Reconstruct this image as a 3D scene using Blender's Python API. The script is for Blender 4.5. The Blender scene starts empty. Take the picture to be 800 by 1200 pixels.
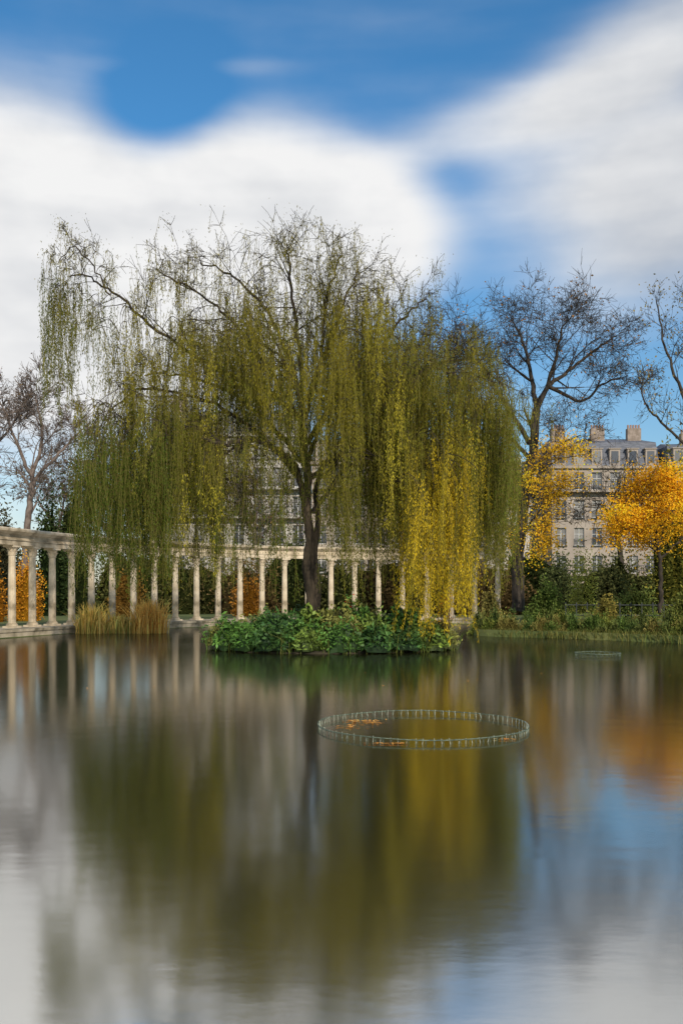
import bpy, math, random
import numpy as np
from mathutils import Vector
from mathutils.geometry import tessellate_polygon
rng=np.random.default_rng(7); random.seed(7)
S=bpy.context.scene
F=1100.0; CH=1.8; HY=695.0
def P(px,y,z): return np.array([(px-400)/F*z, z, CH+(HY-y)/F*z])
def link(o): S.collection.objects.link(o); return o
def meta(o,label,cat,group=None):
    o["label"]=label; o["category"]=cat
    if group: o["group"]=group
    return o
def empty(name,loc):
    o=bpy.data.objects.new(name,None); o.location=Vector(loc); o.empty_display_size=.3; return link(o)
def child(o,par):
    o.parent=par
    o.matrix_parent_inverse=par.matrix_basis.inverted() if par.parent is None else (par.parent.matrix_basis@par.matrix_basis).inverted()
    return o
# ---------------------------------------------------------------- materials
def newmat(name):
    m=bpy.data.materials.new(name); m.use_nodes=True
    nt=m.node_tree; b=nt.nodes["Principled BSDF"]; return m,nt,b
def noisy(name,c1,c2,scale=3,rough=.85,bump=.0,detail=6,c3=None,stretch=(1,1,1)):
    m,nt,b=newmat(name)
    tc=nt.nodes.new("ShaderNodeTexCoord"); mp=nt.nodes.new("ShaderNodeMapping"); mp.inputs["Scale"].default_value=stretch
    n=nt.nodes.new("ShaderNodeTexNoise"); n.inputs["Scale"].default_value=scale; n.inputs["Detail"].default_value=detail
    r=nt.nodes.new("ShaderNodeValToRGB"); r.color_ramp.elements[0].position=.35; r.color_ramp.elements[1].position=.68
    r.color_ramp.elements[0].color=(*c1,1); r.color_ramp.elements[1].color=(*c2,1)
    if c3:
        e=r.color_ramp.elements.new(.5); e.color=(*c3,1)
    nt.links.new(tc.outputs["Object"],mp.inputs[0]); nt.links.new(mp.outputs[0],n.inputs["Vector"])
    nt.links.new(n.outputs["Fac"],r.inputs[0]); nt.links.new(r.outputs[0],b.inputs["Base Color"])
    b.inputs["Roughness"].default_value=rough; b.inputs["Specular IOR Level"].default_value=.3
    if bump:
        bp=nt.nodes.new("ShaderNodeBump"); bp.inputs["Strength"].default_value=bump; bp.inputs["Distance"].default_value=.05
        nt.links.new(n.outputs["Fac"],bp.inputs["Height"]); nt.links.new(bp.outputs[0],b.inputs["Normal"])
    return m
def leafmat(name,trans=.35):
    m,nt,b=newmat(name); nt.nodes.remove(b)
    a=nt.nodes.new("ShaderNodeAttribute"); a.attribute_name="Col"
    b=nt.nodes.new("ShaderNodeBsdfDiffuse"); nt.links.new(a.outputs["Color"],b.inputs["Color"])
    t=nt.nodes.new("ShaderNodeBsdfTranslucent"); nt.links.new(a.outputs["Color"],t.inputs["Color"])
    mx=nt.nodes.new("ShaderNodeMixShader"); mx.inputs[0].default_value=trans
    out=nt.nodes["Material Output"]
    nt.links.new(b.outputs[0],mx.inputs[1]); nt.links.new(t.outputs[0],mx.inputs[2]); nt.links.new(mx.outputs[0],out.inputs[0])
    return m
def leafgloss(name):
    m,nt,b=newmat(name); a=nt.nodes.new("ShaderNodeAttribute"); a.attribute_name="Col"
    nt.links.new(a.outputs["Color"],b.inputs["Base Color"]); b.inputs["Roughness"].default_value=.55; b.inputs["Specular IOR Level"].default_value=.2; return m
M_leaf=leafmat("leaf_foliage",.42); M_leaf_d=leafgloss("glossy_leaf")
M_bark=noisy("bark_dark",(.022,.017,.013),(.08,.062,.046),6,.95,.6,stretch=(1,1,.3))
M_barkw=noisy("bark_willow",(.016,.012,.008),(.065,.048,.030),5,.95,.8,stretch=(1,1,.25))
M_barkl=noisy("bark_grey_brown",(.11,.08,.065),(.22,.17,.14),4,.95,.3)
M_stone=noisy("weathered_stone",(.25,.20,.13),(.62,.52,.38),1.6,.9,.4,c3=(.48,.39,.27),detail=10)
M_stoned=noisy("mossy_stone",(.12,.10,.06),(.44,.37,.27),1.8,.95,.5,c3=(.30,.25,.17),detail=9)
M_wall=noisy("limestone_facade",(.40,.36,.31),(.55,.50,.44),.35,.9,.1,detail=10)
M_wall2=noisy("beige_facade",(.28,.23,.19),(.44,.37,.30),.35,.9,.1,detail=10)
M_slate=noisy("slate_roof",(.08,.085,.10),(.15,.155,.18),1.5,.6,.2,stretch=(1,1,4))
M_brick=noisy("chimney_render",(.22,.17,.13),(.34,.27,.22),3,.9,.2)
M_pot=noisy("clay_pot",(.28,.17,.12),(.36,.23,.17),3,.9)
M_frame=noisy("white_painted_wood",(.5,.48,.45),(.62,.6,.56),3,.6)
M_iron=noisy("dark_iron",(.03,.035,.035),(.07,.075,.075),8,.5)
M_wire=noisy("green_painted_wire",(.04,.06,.04),(.15,.18,.12),30,.7)
M_wirel=noisy("galvanised_wire",(.18,.20,.14),(.46,.46,.36),30,.6)
M_soil=noisy("soil",(.03,.025,.015),(.07,.055,.03),3,.95,.5)
mg,nt,b=newmat("window_glass"); b.inputs["Roughness"].default_value=.12; M_glass=mg
rp=nt.nodes.new("ShaderNodeValToRGB"); oi=nt.nodes.new("ShaderNodeObjectInfo")
rp.color_ramp.elements[0].color=(.06,.065,.08,1); rp.color_ramp.elements[1].color=(.32,.30,.27,1); rp.color_ramp.elements[0].position=.4; rp.color_ramp.elements[1].position=1
nt.links.new(oi.outputs["Random"],rp.inputs[0]); nt.links.new(rp.outputs[0],b.inputs["Base Color"])
M_grass=noisy("autumn_grass",(.06,.08,.025),(.16,.16,.05),.35,.95,.3,detail=12,c3=(.10,.12,.035))
# water
mw,nt,b=newmat("pond_water"); nt.nodes.remove(b)
out=nt.nodes["Material Output"]
gl=nt.nodes.new("ShaderNodeBsdfGlossy"); gl.distribution='GGX'; gl.inputs["Color"].default_value=(.93,.91,.86,1)
df=nt.nodes.new("ShaderNodeBsdfDiffuse"); df.inputs["Color"].default_value=(.012,.013,.004,1)
lw=nt.nodes.new("ShaderNodeLayerWeight"); lw.inputs["Blend"].default_value=.5
mr=nt.nodes.new("ShaderNodeMapRange"); mr.inputs[1].default_value=.45; mr.inputs[2].default_value=.95; mr.inputs[3].default_value=.82; mr.inputs[4].default_value=.60
nt.links.new(lw.outputs["Facing"],mr.inputs[0])
mx=nt.nodes.new("ShaderNodeMixShader"); nt.links.new(mr.outputs[0],mx.inputs[0]); nt.links.new(df.outputs[0],mx.inputs[1]); nt.links.new(gl.outputs[0],mx.inputs[2]); nt.links.new(mx.outputs[0],out.inputs[0])
tc=nt.nodes.new("ShaderNodeTexCoord"); mp=nt.nodes.new("ShaderNodeMapping"); mp.inputs["Scale"].default_value=(1,1.8,1)
n1=nt.nodes.new("ShaderNodeTexNoise"); n1.inputs["Scale"].default_value=1.6; n1.inputs["Detail"].default_value=6
nt.links.new(tc.outputs["Object"],mp.inputs[0]); nt.links.new(mp.outputs[0],n1.inputs["Vector"])
bp=nt.nodes.new("ShaderNodeBump"); bp.inputs["Strength"].default_value=.035; bp.inputs["Distance"].default_value=.05
nt.links.new(n1.outputs["Fac"],bp.inputs["Height"]); nt.links.new(bp.outputs[0],gl.inputs["Normal"])
n2=nt.nodes.new("ShaderNodeTexNoise"); n2.inputs["Scale"].default_value=.25; nt.links.new(tc.outputs["Object"],n2.inputs["Vector"])
mr2=nt.nodes.new("ShaderNodeMapRange"); mr2.inputs[3].default_value=.08; mr2.inputs[4].default_value=.15
nt.links.new(n2.outputs["Fac"],mr2.inputs[0]); nt.links.new(mr2.outputs[0],gl.inputs["Roughness"])
M_water=mw
# ---------------------------------------------------------------- mesh helpers
def pymesh(name,V,Fc,mats,idx=None,smooth=False):
    me=bpy.data.meshes.new(name); me.from_pydata([tuple(map(float,v)) for v in V],[],[tuple(f) for f in Fc])
    for m in (mats if isinstance(mats,(list,tuple)) else [mats]): me.materials.append(m)
    if idx is not None: me.polygons.foreach_set("material_index",idx)
    if smooth: me.polygons.foreach_set("use_smooth",[True]*len(me.polygons))
    me.update(); return me
def obj(name,me): return link(bpy.data.objects.new(name,me))
def quadmesh(name,V,C,mat):
    N=len(V); me=bpy.data.meshes.new(name)
    me.vertices.add(4*N); me.loops.add(4*N); me.polygons.add(N)
    me.vertices.foreach_set("co",V.reshape(-1).astype(np.float32))
    me.loops.foreach_set("vertex_index",np.arange(4*N,dtype=np.int32))
    me.polygons.foreach_set("loop_start",np.arange(0,4*N,4,dtype=np.int32))
    me.polygons.foreach_set("loop_total",np.full(N,4,dtype=np.int32))
    me.update(calc_edges=True)
    ca=me.color_attributes.new("Col",'FLOAT_COLOR','POINT')
    c=np.ones((N,4,4),dtype=np.float32); c[:,:,:3]=np.clip(C,0,1)[:,None,:]
    ca.data.foreach_set("color",c.reshape(-1)); me.materials.append(mat); return me
def nrm(a): return a/np.maximum(np.linalg.norm(a,axis=-1,keepdims=True),1e-9)
def leafquads(c,d,L,W):
    N=len(c); d=nrm(d); r=nrm(np.cross(d,rng.normal(size=(N,3))))
    L=np.broadcast_to(L,(N,))[:,None]; W=np.broadcast_to(W,(N,))[:,None]
    return np.stack([c-d*L*.5, c+r*W*.5-d*L*.05, c+d*L*.5, c-r*W*.5-d*L*.05],axis=1)
class Tubes:
    def __init__(s): s.V=[];s.F=[];s.n=0
    def add(s,pts,rad,sides=5):
        pts=np.asarray(pts,float); k=len(pts); rad=np.asarray(rad,float)
        t=np.gradient(pts,axis=0); t=nrm(t)
        ref=np.array([0.31,0.93,0.2]) if abs(t[0][2])>.5 else np.array([.05,.1,1.])
        u=nrm(np.cross(t,ref)); v=np.cross(t,u)
        a=np.arange(sides)*2*math.pi/sides
        ring=pts[:,None,:]+rad[:,None,None]*(np.cos(a)[None,:,None]*u[:,None,:]+np.sin(a)[None,:,None]*v[:,None,:])
        s.V.append(ring.reshape(-1,3))
        i=np.arange(k-1)[:,None]*sides; j=np.arange(sides)[None,:]; j2=(j+1)%sides
        f=np.stack([i+j,i+j2,i+sides+j2,i+sides+j],axis=-1).reshape(-1,4)+s.n
        s.F.append(f); s.n+=k*sides
    def mesh(s,name,mat):
        V=np.concatenate(s.V); Fc=np.concatenate(s.F); N=len(Fc)
        me=bpy.data.meshes.new(name); me.vertices.add(len(V)); me.loops.add(4*N); me.polygons.add(N)
        me.vertices.foreach_set("co",V.reshape(-1).astype(np.float32)); me.loops.foreach_set("vertex_index",Fc.reshape(-1).astype(np.int32))
        me.polygons.foreach_set("loop_start",np.arange(0,4*N,4,dtype=np.int32)); me.polygons.foreach_set("loop_total",np.full(N,4,dtype=np.int32))
        me.polygons.foreach_set("use_smooth",[True]*N)
        me.update(calc_edges=True); me.materials.append(mat); return me
def catmull(pts,n=8):
    pts=np.asarray(pts,float); Q=np.vstack([2*pts[0]-pts[1],pts,2*pts[-1]-pts[-2]]); o=[]
    for i in range(1,len(Q)-2):
        for t in np.arange(n)/n:
            a,b,c,d=Q[i-1],Q[i],Q[i+1],Q[i+2]
            o.append(.5*((2*b)+(-a+c)*t+(2*a-5*b+4*c-d)*t*t+(-a+3*b-3*c+d)*t**3))
    o.append(pts[-1]); return np.array(o)
def box(V,Fc,x0,x1,y0,y1,z0,z1):
    b=len(V); V+= [(x0,y0,z0),(x1,y0,z0),(x1,y1,z0),(x0,y1,z0),(x0,y0,z1),(x1,y0,z1),(x1,y1,z1),(x0,y1,z1)]
    Fc+= [(b,b+3,b+2,b+1),(b+4,b+5,b+6,b+7),(b,b+1,b+5,b+4),(b+1,b+2,b+6,b+5),(b+2,b+3,b+7,b+6),(b+3,b,b+4,b+7)]
def lathe(prof,sides=16):
    V=[];Fc=[]
    for r,z in prof:
        for k in range(sides):
            a=2*math.pi*k/sides; V.append((r*math.cos(a),r*math.sin(a),z))
    for i in range(len(prof)-1):
        for k in range(sides):
            k2=(k+1)%sides; Fc.append((i*sides+k,i*sides+k2,(i+1)*sides+k2,(i+1)*sides+k))
    Fc.append(tuple(reversed(range(sides)))); Fc.append(tuple((len(prof)-1)*sides+k for k in range(sides)))
    return V,Fc
# ---------------------------------------------------------------- branch growth
class Prm: pass
def prm(**k):
    p=Prm(); p.seg=.5;p.wander=.12;p.trop=[0]*8;p.kids=[5,5,5,4];p.max=4;p.ang=(25,60);p.lr=(.5,.8);p.rmin=.008;p.taper=.45;p.nodelvl=2;p.rk=.55
    p.__dict__.update(k); return p
def grow(T,nodes,p,d,L,r,lvl,Q):
    n=max(2,int(L/Q.seg)); pts=[p]; dirs=[d]
    for i in range(n):
        d=d+rng.normal(0,Q.wander,3); d[2]+=Q.trop[lvl]; d=d/np.linalg.norm(d); p=p+d*(L/n); pts.append(p); dirs.append(d)
    r1=max(r*Q.taper,Q.rmin*.6); rad=np.linspace(r,r1,n+1)
    T.add(pts,rad,5 if r>.05 else 3)
    if lvl>=Q.nodelvl: nodes.extend(pts[1:])
    if lvl<Q.max:
        for j in range(Q.kids[lvl]):
            t=random.uniform(.25,1); i=min(n,int(t*n+.5)); dd=dirs[i]
            perp=nrm(np.cross(dd,rng.normal(size=3))); A=math.radians(random.uniform(*Q.ang))
            nd=dd*math.cos(A)+perp*math.sin(A)
            grow(T,nodes,pts[i],nd,L*random.uniform(*Q.lr),max(rad[i]*Q.rk,Q.rmin),lvl+1,Q)
def limb(T,nodes,pts,r0,r1,Q,nsub,Lsub,t0=.3,lvl=1,sides=8,upb=.3):
    c=catmull(pts,6); n=len(c); rad=r0+(r1-r0)*np.linspace(0,1,n)**.8
    c[1:-1]+=rng.normal(0,.035,(n-2,3)); T.add(c,rad,sides)
    for j in range(nsub):
        t=t0+(1-t0)*(j+random.random())/nsub; i=min(n-2,int(t*(n-1))); dd=nrm(c[i+1]-c[i])
        perp=nrm(np.cross(dd,rng.normal(size=3))); A=math.radians(random.uniform(25,70))
        nd=dd*math.cos(A)+perp*math.sin(A); nd[2]+=upb; nd=nrm(nd)
        grow(T,nodes,c[i],nd,Lsub*random.uniform(.6,1.1)*(1.15-.5*t),max(rad[i]*.5,Q.rmin),lvl,Q)
def mixc(a,b,N,sd=.12):
    a=np.array(a);b=np.array(b); t=rng.random((N,1)); return (a*(1-t)+b*t)*np.exp(rng.normal(0,sd,(N,1)))
# ---------------------------------------------------------------- ground, pond, water
def PX(px,z): return np.array([(px-400)/F*z,z])
col_ctrl=[PX(-75,34.8),PX(-30,37.0),PX(12,39.2),PX(58,41.9),PX(107,44.8),PX(162,47.6),PX(217,50.2),PX(272,52.4),PX(328,54.2),PX(390,55.5),PX(460,56.2),PX(525,55.9),PX(590,54.3)]
cc=catmull(col_ctrl,12)
seg=np.linalg.norm(np.diff(cc,axis=0),axis=1); arc=np.concatenate([[0],np.cumsum(seg)])
def at(s):
    x=np.interp(s,arc,cc[:,0]); y=np.interp(s,arc,cc[:,1]); return np.array([x,y])
def tang(s): a=at(max(0,s-.3)); b=at(min(arc[-1],s+.3)); return nrm(b-a)
def off(s,o): t=tang(s); return at(s)+o*np.array([-t[1],t[0]])
ns=70; ss=np.linspace(0,arc[-1],ns)
inner=[off(s,-.85) for s in ss]
right=[PX(600,50),PX(585,46.5),PX(556,42.5),PX(556,40.2),PX(590,38.6),PX(640,37.8),PX(690,36.5),PX(745,35),PX(800,33.5),PX(880,31),np.array([19,25]),np.array([20,14]),np.array([17,5]),np.array([10,1.5])]
near=[np.array([0,1.0]),np.array([-9,1.5]),np.array([-15,6]),np.array([-17.5,16]),np.array([-17,26])]
outline=[tuple(p) for p in inner]+[tuple(p) for p in catmull(right,4)]+[tuple(p) for p in catmull(near,3)]
GZ=.26
R=1500
outer=[(-R,-R),(R,-R),(R,R),(-R,R)]
poly=[[Vector((x,y,0)) for x,y in outer],[Vector((x,y,0)) for x,y in outline]]
tri=tessellate_polygon(poly); allp=outer+outline
V=[(x,y,GZ) for x,y in allp]; Fc=[tuple(t) for t in tri]
k0=len(outer); no=len(outline); cen=np.array([1.,28.])
for (x,y) in outline:
    q=np.array([x,y]); d=nrm(cen-q)*.35; V.append((x+d[0],y+d[1],-.5))
for i in range(no):
    j=(i+1)%no; Fc.append((k0+i,k0+j,k0+no+j,k0+no+i))
g=obj("ground",pymesh("ground",V,Fc,M_grass)); g["kind"]="structure"
import bmesh
bm=bmesh.new(); bm.from_mesh(g.data); bmesh.ops.recalc_face_normals(bm,faces=bm.faces); bm.to_mesh(g.data); bm.free()
w=obj("water",pymesh("water",[(-26,-3,0),(28,-3,0),(28,66,0),(-26,66,0)],[(0,1,2,3)],M_water)); w["kind"]="structure"
V=[];Fc=[];nr,na=8,40; icx,icy=-.28,30.0
for i in range(nr+1):
    f=i/nr
    for k in range(na):
        a=2*math.pi*k/na; rr=f*(1+.05*math.sin(3*a+1)+.03*math.sin(7*a))
        V.append((icx+3.95*rr*math.cos(a),icy+2.35*rr*math.sin(a),.5*(1-f**2.2)-.12*f+.03*random.random()))
for i in range(nr):
    for k in range(na):
        k2=(k+1)%na; Fc.append((i*na+k,i*na+k2,(i+1)*na+k2,(i+1)*na+k))
isl=obj("island_ground",pymesh("island_ground",V,Fc,M_soil,smooth=True)); isl["kind"]="structure"
# ---------------------------------------------------------------- colonnade
def sweep(profile,s0,s1,n,mat,name):
    V=[];Fc=[];m=len(profile)
    for s in np.linspace(s0,s1,n):
        for o,z in profile:
            q=off(s,o); V.append((q[0],q[1],z))
    for i in range(n-1):
        for j in range(m):
            j2=(j+1)%m; Fc.append((i*m+j,i*m+j2,(i+1)*m+j2,(i+1)*m+j))
    Fc.append(tuple(range(m))); Fc.append(tuple((n-1)*m+j for j in reversed(range(m))))
    me=pymesh(name,V,Fc,mat); bm=bmesh.new(); bm.from_mesh(me); bmesh.ops.recalc_face_normals(bm,faces=bm.faces); bm.to_mesh(me); bm.free(); return me
CB=.34
tb=obj("stone_pavement",sweep([(-.95,-.4),(-.95,.22),(-1.0,.23),(-1.0,.33),(1.0,.34),(1.0,-.4)],0,arc[-1],90,M_stoned,"stone_pavement")); tb["kind"]="structure"
cen_s=at(arc[-1]*.5)
col=empty("stone_colonnade",(cen_s[0],cen_s[1],CB))
meta(col,"curved weathered stone colonnade with fluted columns at the pond edge","colonnade")
ent=obj("entablature",sweep([(-.27,3.80),(-.27,4.00),(-.31,4.00),(-.31,4.04),(-.25,4.06),(-.25,4.24),(-.34,4.26),(-.38,4.32),(-.50,4.36),(-.52,4.44),(-.44,4.50),(.44,4.50),(.52,4.44),(.50,4.36),(.34,4.26),(.25,4.24),(.25,4.06),(.31,4.04),(.31,4.00),(.27,4.00),(.27,3.80)],0,arc[-1],120,M_stone,"entablature")); child(ent,col)
HC=3.80-CB
V=[];Fc=[]; sides=24; zt_=HC-.42; zs=[.20,.22,.9,1.9,zt_-.05,zt_]; rs=[.176,.162,.162,.156,.142,.150]
for z,r in zip(zs,rs):
    for k in range(sides):
        a=2*math.pi*k/sides; q=r*(1 if k%2 else .93); V.append((q*math.cos(a),q*math.sin(a),z))
for i in range(len(zs)-1):
    for k in range(sides):
        k2=(k+1)%sides; Fc.append((i*sides+k,i*sides+k2,(i+1)*sides+k2,(i+1)*sides+k))
me_shaft=pymesh("shaft",V,Fc,M_stone)
Vb,Fb=lathe([(.24,.08),(.25,.11),(.24,.14),(.20,.15),(.20,.17),(.22,.18),(.22,.2),(.18,.205)],20); box(Vb,Fb,-.27,.27,-.27,.27,-.003,.08)
me_base=pymesh("column_base",Vb,Fb,M_stone)
Z=zt_
Vc,Fk=lathe([(.155,Z),(.18,Z+.02),(.155,Z+.05),(.17,Z+.13),(.21,Z+.18),(.18,Z+.19),(.20,Z+.26),(.25,Z+.32),(.22,Z+.34)],16)
for k in range(8):
    a=2*math.pi*k/8; ca,sa=math.cos(a),math.sin(a); b0=len(Vc)
    for (r,z,wd) in [(.16,Z+.04,.05),(.20,Z+.15,.065),(.265,Z+.23,.04)]:
        Vc+=[(r*ca-wd*sa,r*sa+wd*ca,z),(r*ca+wd*sa,r*sa-wd*ca,z)]
    Fk+=[(b0,b0+1,b0+3,b0+2),(b0+2,b0+3,b0+5,b0+4)]
box(Vc,Fk,-.26,.26,-.26,.26,Z+.34,HC-.001)
me_cap=pymesh("capital",Vc,Fk,M_stone)
s=.35
while s<arc[-1]:
    q=off(s,0); t=tang(s); ang=math.atan2(t[1],t[0])
    c=link(bpy.data.objects.new("column",me_shaft)); c.location=(q[0],q[1],CB); c.rotation_euler=(0,0,ang); child(c,col)
    for nm,me in (("column_base",me_base),("capital",me_cap)):
        d=link(bpy.data.objects.new(nm,me)); d.parent=c
    s+=1.45
# ---------------------------------------------------------------- willow
WQ=prm(seg=.35,wander=.17,trop=[0,.01,-.05,-.09],kids=[0,4,5,0],max=3,ang=(20,60),lr=(.45,.75),rmin=.008,nodelvl=1,taper=.4)
T=Tubes(); nodes=[]
def W(*a): return [P(*q) for q in a]
zt=30.0
tr=catmull(W((368,725,zt),(365,700,zt),(360,665,zt),(363,630,zt),(358,590,zt),(361,560,zt),(354,520,zt),(354,475,zt+.1)),8)
rad=np.interp(np.linspace(0,1,len(tr)),[0,.08,.3,1],[.28,.19,.16,.12]); rad=rad*(1+.09*np.sin(np.arange(len(tr))*1.3)+.05*np.sin(np.arange(len(tr))*.47)); T.add(tr,rad,12)
tr2=catmull(W((369,725,zt+.1),(372,690,zt+.1),(368,650,zt+.1),(373,610,zt+.15),(370,575,zt+.2),(380,540,zt+.2)),6); T.add(tr2,np.linspace(.14,.08,len(tr2)),8)
L=[ (W((361,600,zt),(345,545,zt-.4),(318,522,zt-1.2),(285,516,zt-1.9),(262,520,zt-2.2),(235,512,zt-2.3)),.13,.045,6,1.4,.6),
    (W((355,490,zt),(305,455,zt-.2),(250,430,zt-.3),(195,395,zt-.3),(140,350,zt-.2),(105,325,zt),(82,325,zt+.1)),.085,.02,15,1.6,.3),
    (W((130,346,zt-.2),(105,306,zt-.4),(85,290,zt-.6),(68,310,zt-.7)),.03,.013,6,.8,.1),
    (W((356,500,zt),(320,440,zt-.5),(285,390,zt-1),(235,345,zt-1.4),(190,322,zt-1.8)),.075,.02,14,1.8,.3),
    (W((355,480,zt),(335,410,zt+.4),(300,350,zt+.8),(262,318,zt+1.4),(235,308,zt+1.8)),.075,.02,13,1.8,.3),
    (W((354,480,zt),(350,410,zt),(342,350,zt-.2),(338,305,zt-.2),(336,285,zt-.1)),.09,.02,13,1.7,.3),
    (W((356,470,zt),(385,400,zt+.3),(405,350,zt+.6),(420,315,zt+1)),.075,.02,12,1.8,.3),
    (W((358,490,zt),(375,430,zt-.6),(380,370,zt-1.2),(385,335,zt-1.8),(400,300,zt-2.2)),.07,.02,11,1.7,.3),
    (W((360,520,zt),(395,465,zt-.3),(440,415,zt-.6),(475,370,zt-.7),(500,350,zt-.6)),.09,.02,14,1.6,.3),
    (W((378,560,zt),(420,505,zt+.2),(465,460,zt+.4),(515,425,zt+.4),(560,425,zt+.2),(590,455,zt)),.10,.025,16,1.5,.3),
    (W((364,560,zt),(410,520,zt-1),(455,470,zt-1.8),(500,430,zt-2.2),(535,440,zt-2.5)),.09,.025,12,1.5,.35),
    (W((352,540,zt),(320,500,zt+1),(270,460,zt+2),(215,440,zt+2.8),(170,440,zt+3.2)),.09,.025,12,1.6,.35),
    (W((358,540,zt),(380,490,zt+1.2),(415,440,zt+2.4),(450,410,zt+3.2)),.09,.025,10,1.8,.35),
    (W((350,560,zt),(300,505,zt-.6),(240,470,zt-1.2),(170,455,zt-1.2),(130,480,zt-1.2)),.085,.022,12,1.4,.35),
    (W((358,530,zt),(350,470,zt-1.5),(330,420,zt-2.6),(300,400,zt-3.2)),.08,.025,10,1.8,.4),
    (W((366,600,zt),(400,555,zt-.8),(435,535,zt-1.2),(470,548,zt-1.4)),.09,.03,6,1.2,.5)]
for pts,r0,r1,ns_,Ls,t0 in L: limb(T,nodes,pts,r0,r1,WQ,ns_,Ls,t0)
nodes=np.array(nodes)
SV=[];SC=[]
GRN=(.110,.135,.020); OLV=(.215,.190,.027); YEL=(.76,.54,.03); YG=(.39,.325,.032); DGR=(.06,.09,.015); BRO=(.20,.15,.05)
def strand(t0,zb,cb_,dens=1.0,lw=1.0,bx=0,by=0):
    Ln=t0[2]-zb
    if Ln<.25: return
    m=max(4,int(Ln/.033*dens)); kk=np.sort(rng.random(m)**.9); ph=random.uniform(0,6.28); am=random.uniform(.04,.20); dx=bx+random.gauss(0,.04)*Ln; dy=by+random.gauss(0,.04)*Ln
    pos=np.stack([t0[0]+dx*kk**1.5+am*np.sin(ph+kk*Ln*1.1)*kk, t0[1]+dy*kk**1.5+am*np.cos(ph+kk*Ln)*kk, t0[2]-Ln*kk],axis=1)
    dr=rng.normal(0,.5,(m,3)); dr[:,2]=-1
    cl=cb_*math.exp(random.gauss(0,.13))*(1.0-.12*kk[:,None])
    pos=pos+rng.normal(0,.035,(m,3))
    SV.append(leafquads(pos+dr*.03,dr,rng.uniform(.06,.12,m)*lw,rng.uniform(.014,.026,m)*lw)); SC.append(cl*np.exp(rng.normal(0,.09,(m,1))))
    q=max(2,int(Ln/.6)); ks=np.linspace(0,1,q+1)
    pp=np.stack([t0[0]+dx*ks**1.5+am*np.sin(ph+ks*Ln*1.1)*ks, t0[1]+dy*ks**1.5+am*np.cos(ph+ks*Ln)*ks, t0[2]-Ln*ks],axis=1)
    wv=np.array([.0035,.002,0]); SV.append(np.stack([pp[:-1]-wv,pp[:-1]+wv,pp[1:]+wv,pp[1:]-wv],axis=1)); SC.append(np.tile([[.20,.17,.05]],(q,1)))
def curtain(px0,px1,yt0,yt1,yb0,yb1,zc,zs,n,ca,cb,bun=13,spread=.19,dens=1.0):
    nb=max(1,n//bun)
    for b in range(nb):
        px=px0+(px1-px0)*(b+random.random())/nb; z=zc+random.gauss(0,zs); z=min(max(z,26.6),33.8)
        yt=random.uniform(yt0,yt1); yb=random.uniform(yb0,yb1); cb_=mixc(ca,cb,1,.24)[0]
        T0=P(px,yt,z); d=np.linalg.norm(nodes-T0,axis=1)+np.maximum(0,T0[2]-nodes[:,2])*1.5; nd=nodes[int(np.argmin(d))]
        mid=(nd+T0)/2; mid[2]=max(nd[2],T0[2])+.12*np.linalg.norm(nd-T0)
        T.add(catmull([nd,mid,T0,T0+np.array([.02,0,-.4])],3),np.linspace(.016,.006,10),3)
        sp=spread*random.uniform(.6,1.6); bx=random.gauss(0,.16); by=random.gauss(0,.12)
        for k in range(bun):
            g1,g2=random.gauss(0,sp),random.gauss(0,sp)
            t0=T0+np.array([g1,g2,random.uniform(-1.1,.25)-.5*abs(g1)])
            zb=P(px,yb+random.uniform(-110,18),z)[2]; zb=max(zb,.12+.3*random.random())
            strand(t0,zb,cb_,dens,1.0,bx,by)
curtain(52,92,312,360,430,505,29.8,.5,130,GRN,OLV,bun=7,spread=.16)
curtain(85,150,315,390,390,460,29.8,.7,100,OLV,GRN,bun=6)
curtain(120,215,350,430,440,530,29.6,1.2,190,OLV,YG,bun=8)
curtain(92,200,480,560,610,695,29.2,1.2,700,DGR,GRN)
curtain(92,165,500,580,620,695,30.5,1.2,290,GRN,DGR)
curtain(150,250,430,530,560,690,29.6,1.6,420,GRN,OLV)
curtain(190,255,440,550,580,690,30,1.6,290,GRN,YG)
curtain(205,290,345,430,450,530,30,1.5,290,OLV,YG,bun=8)
curtain(255,350,370,460,480,550,30,1.8,440,OLV,GRN)
curtain(250,345,540,600,620,700,29,1.3,210,GRN,DGR,bun=9)
curtain(215,340,460,540,550,630,30,1.5,310,OLV,GRN,bun=8)
curtain(225,300,500,580,630,700,31,1.4,150,BRO,GRN,bun=8)
curtain(285,445,330,430,440,540,29.5,1.8,720,OLV,YG)
curtain(370,470,350,460,480,590,29.8,1.8,520,OLV,YG)
curtain(295,445,410,490,500,580,28.4,.8,460,OLV,GRN)
curtain(328,372,500,560,570,650,28.8,.6,70,GRN,OLV,bun=7)
curtain(380,468,440,560,580,695,30,1.5,500,GRN,OLV)
curtain(440,500,390,490,540,690,29.6,1.2,360,OLV,GRN)
curtain(474,552,450,560,640,735,28.9,1.0,360,YG,YEL)
curtain(478,548,500,620,700,742,28.6,.9,310,YEL,(.64,.46,.03))
curtain(465,560,425,500,530,660,29.6,1.1,380,YG,OLV)
curtain(542,603,440,510,590,690,29.4,.9,480,OLV,GRN)
curtain(535,590,520,600,630,705,29.6,1.0,190,OLV,GRN)
curtain(460,530,370,450,470,600,30,1.2,260,OLV,GRN)
for i in rng.integers(0,len(nodes),6200):
    q=nodes[i]
    if q[2]<5: continue
    top=np.clip((q[2]-9.5)/3.3,0,1)
    if random.random()<top*.65: continue
    L_=random.uniform(.3,1.4)*(1-.35*top); strand(q.copy(),q[2]-L_,mixc(OLV,YG if random.random()<.35 else (BRO if random.random()<top else GRN),1,.2)[0],.85-.25*top,.9)
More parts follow.
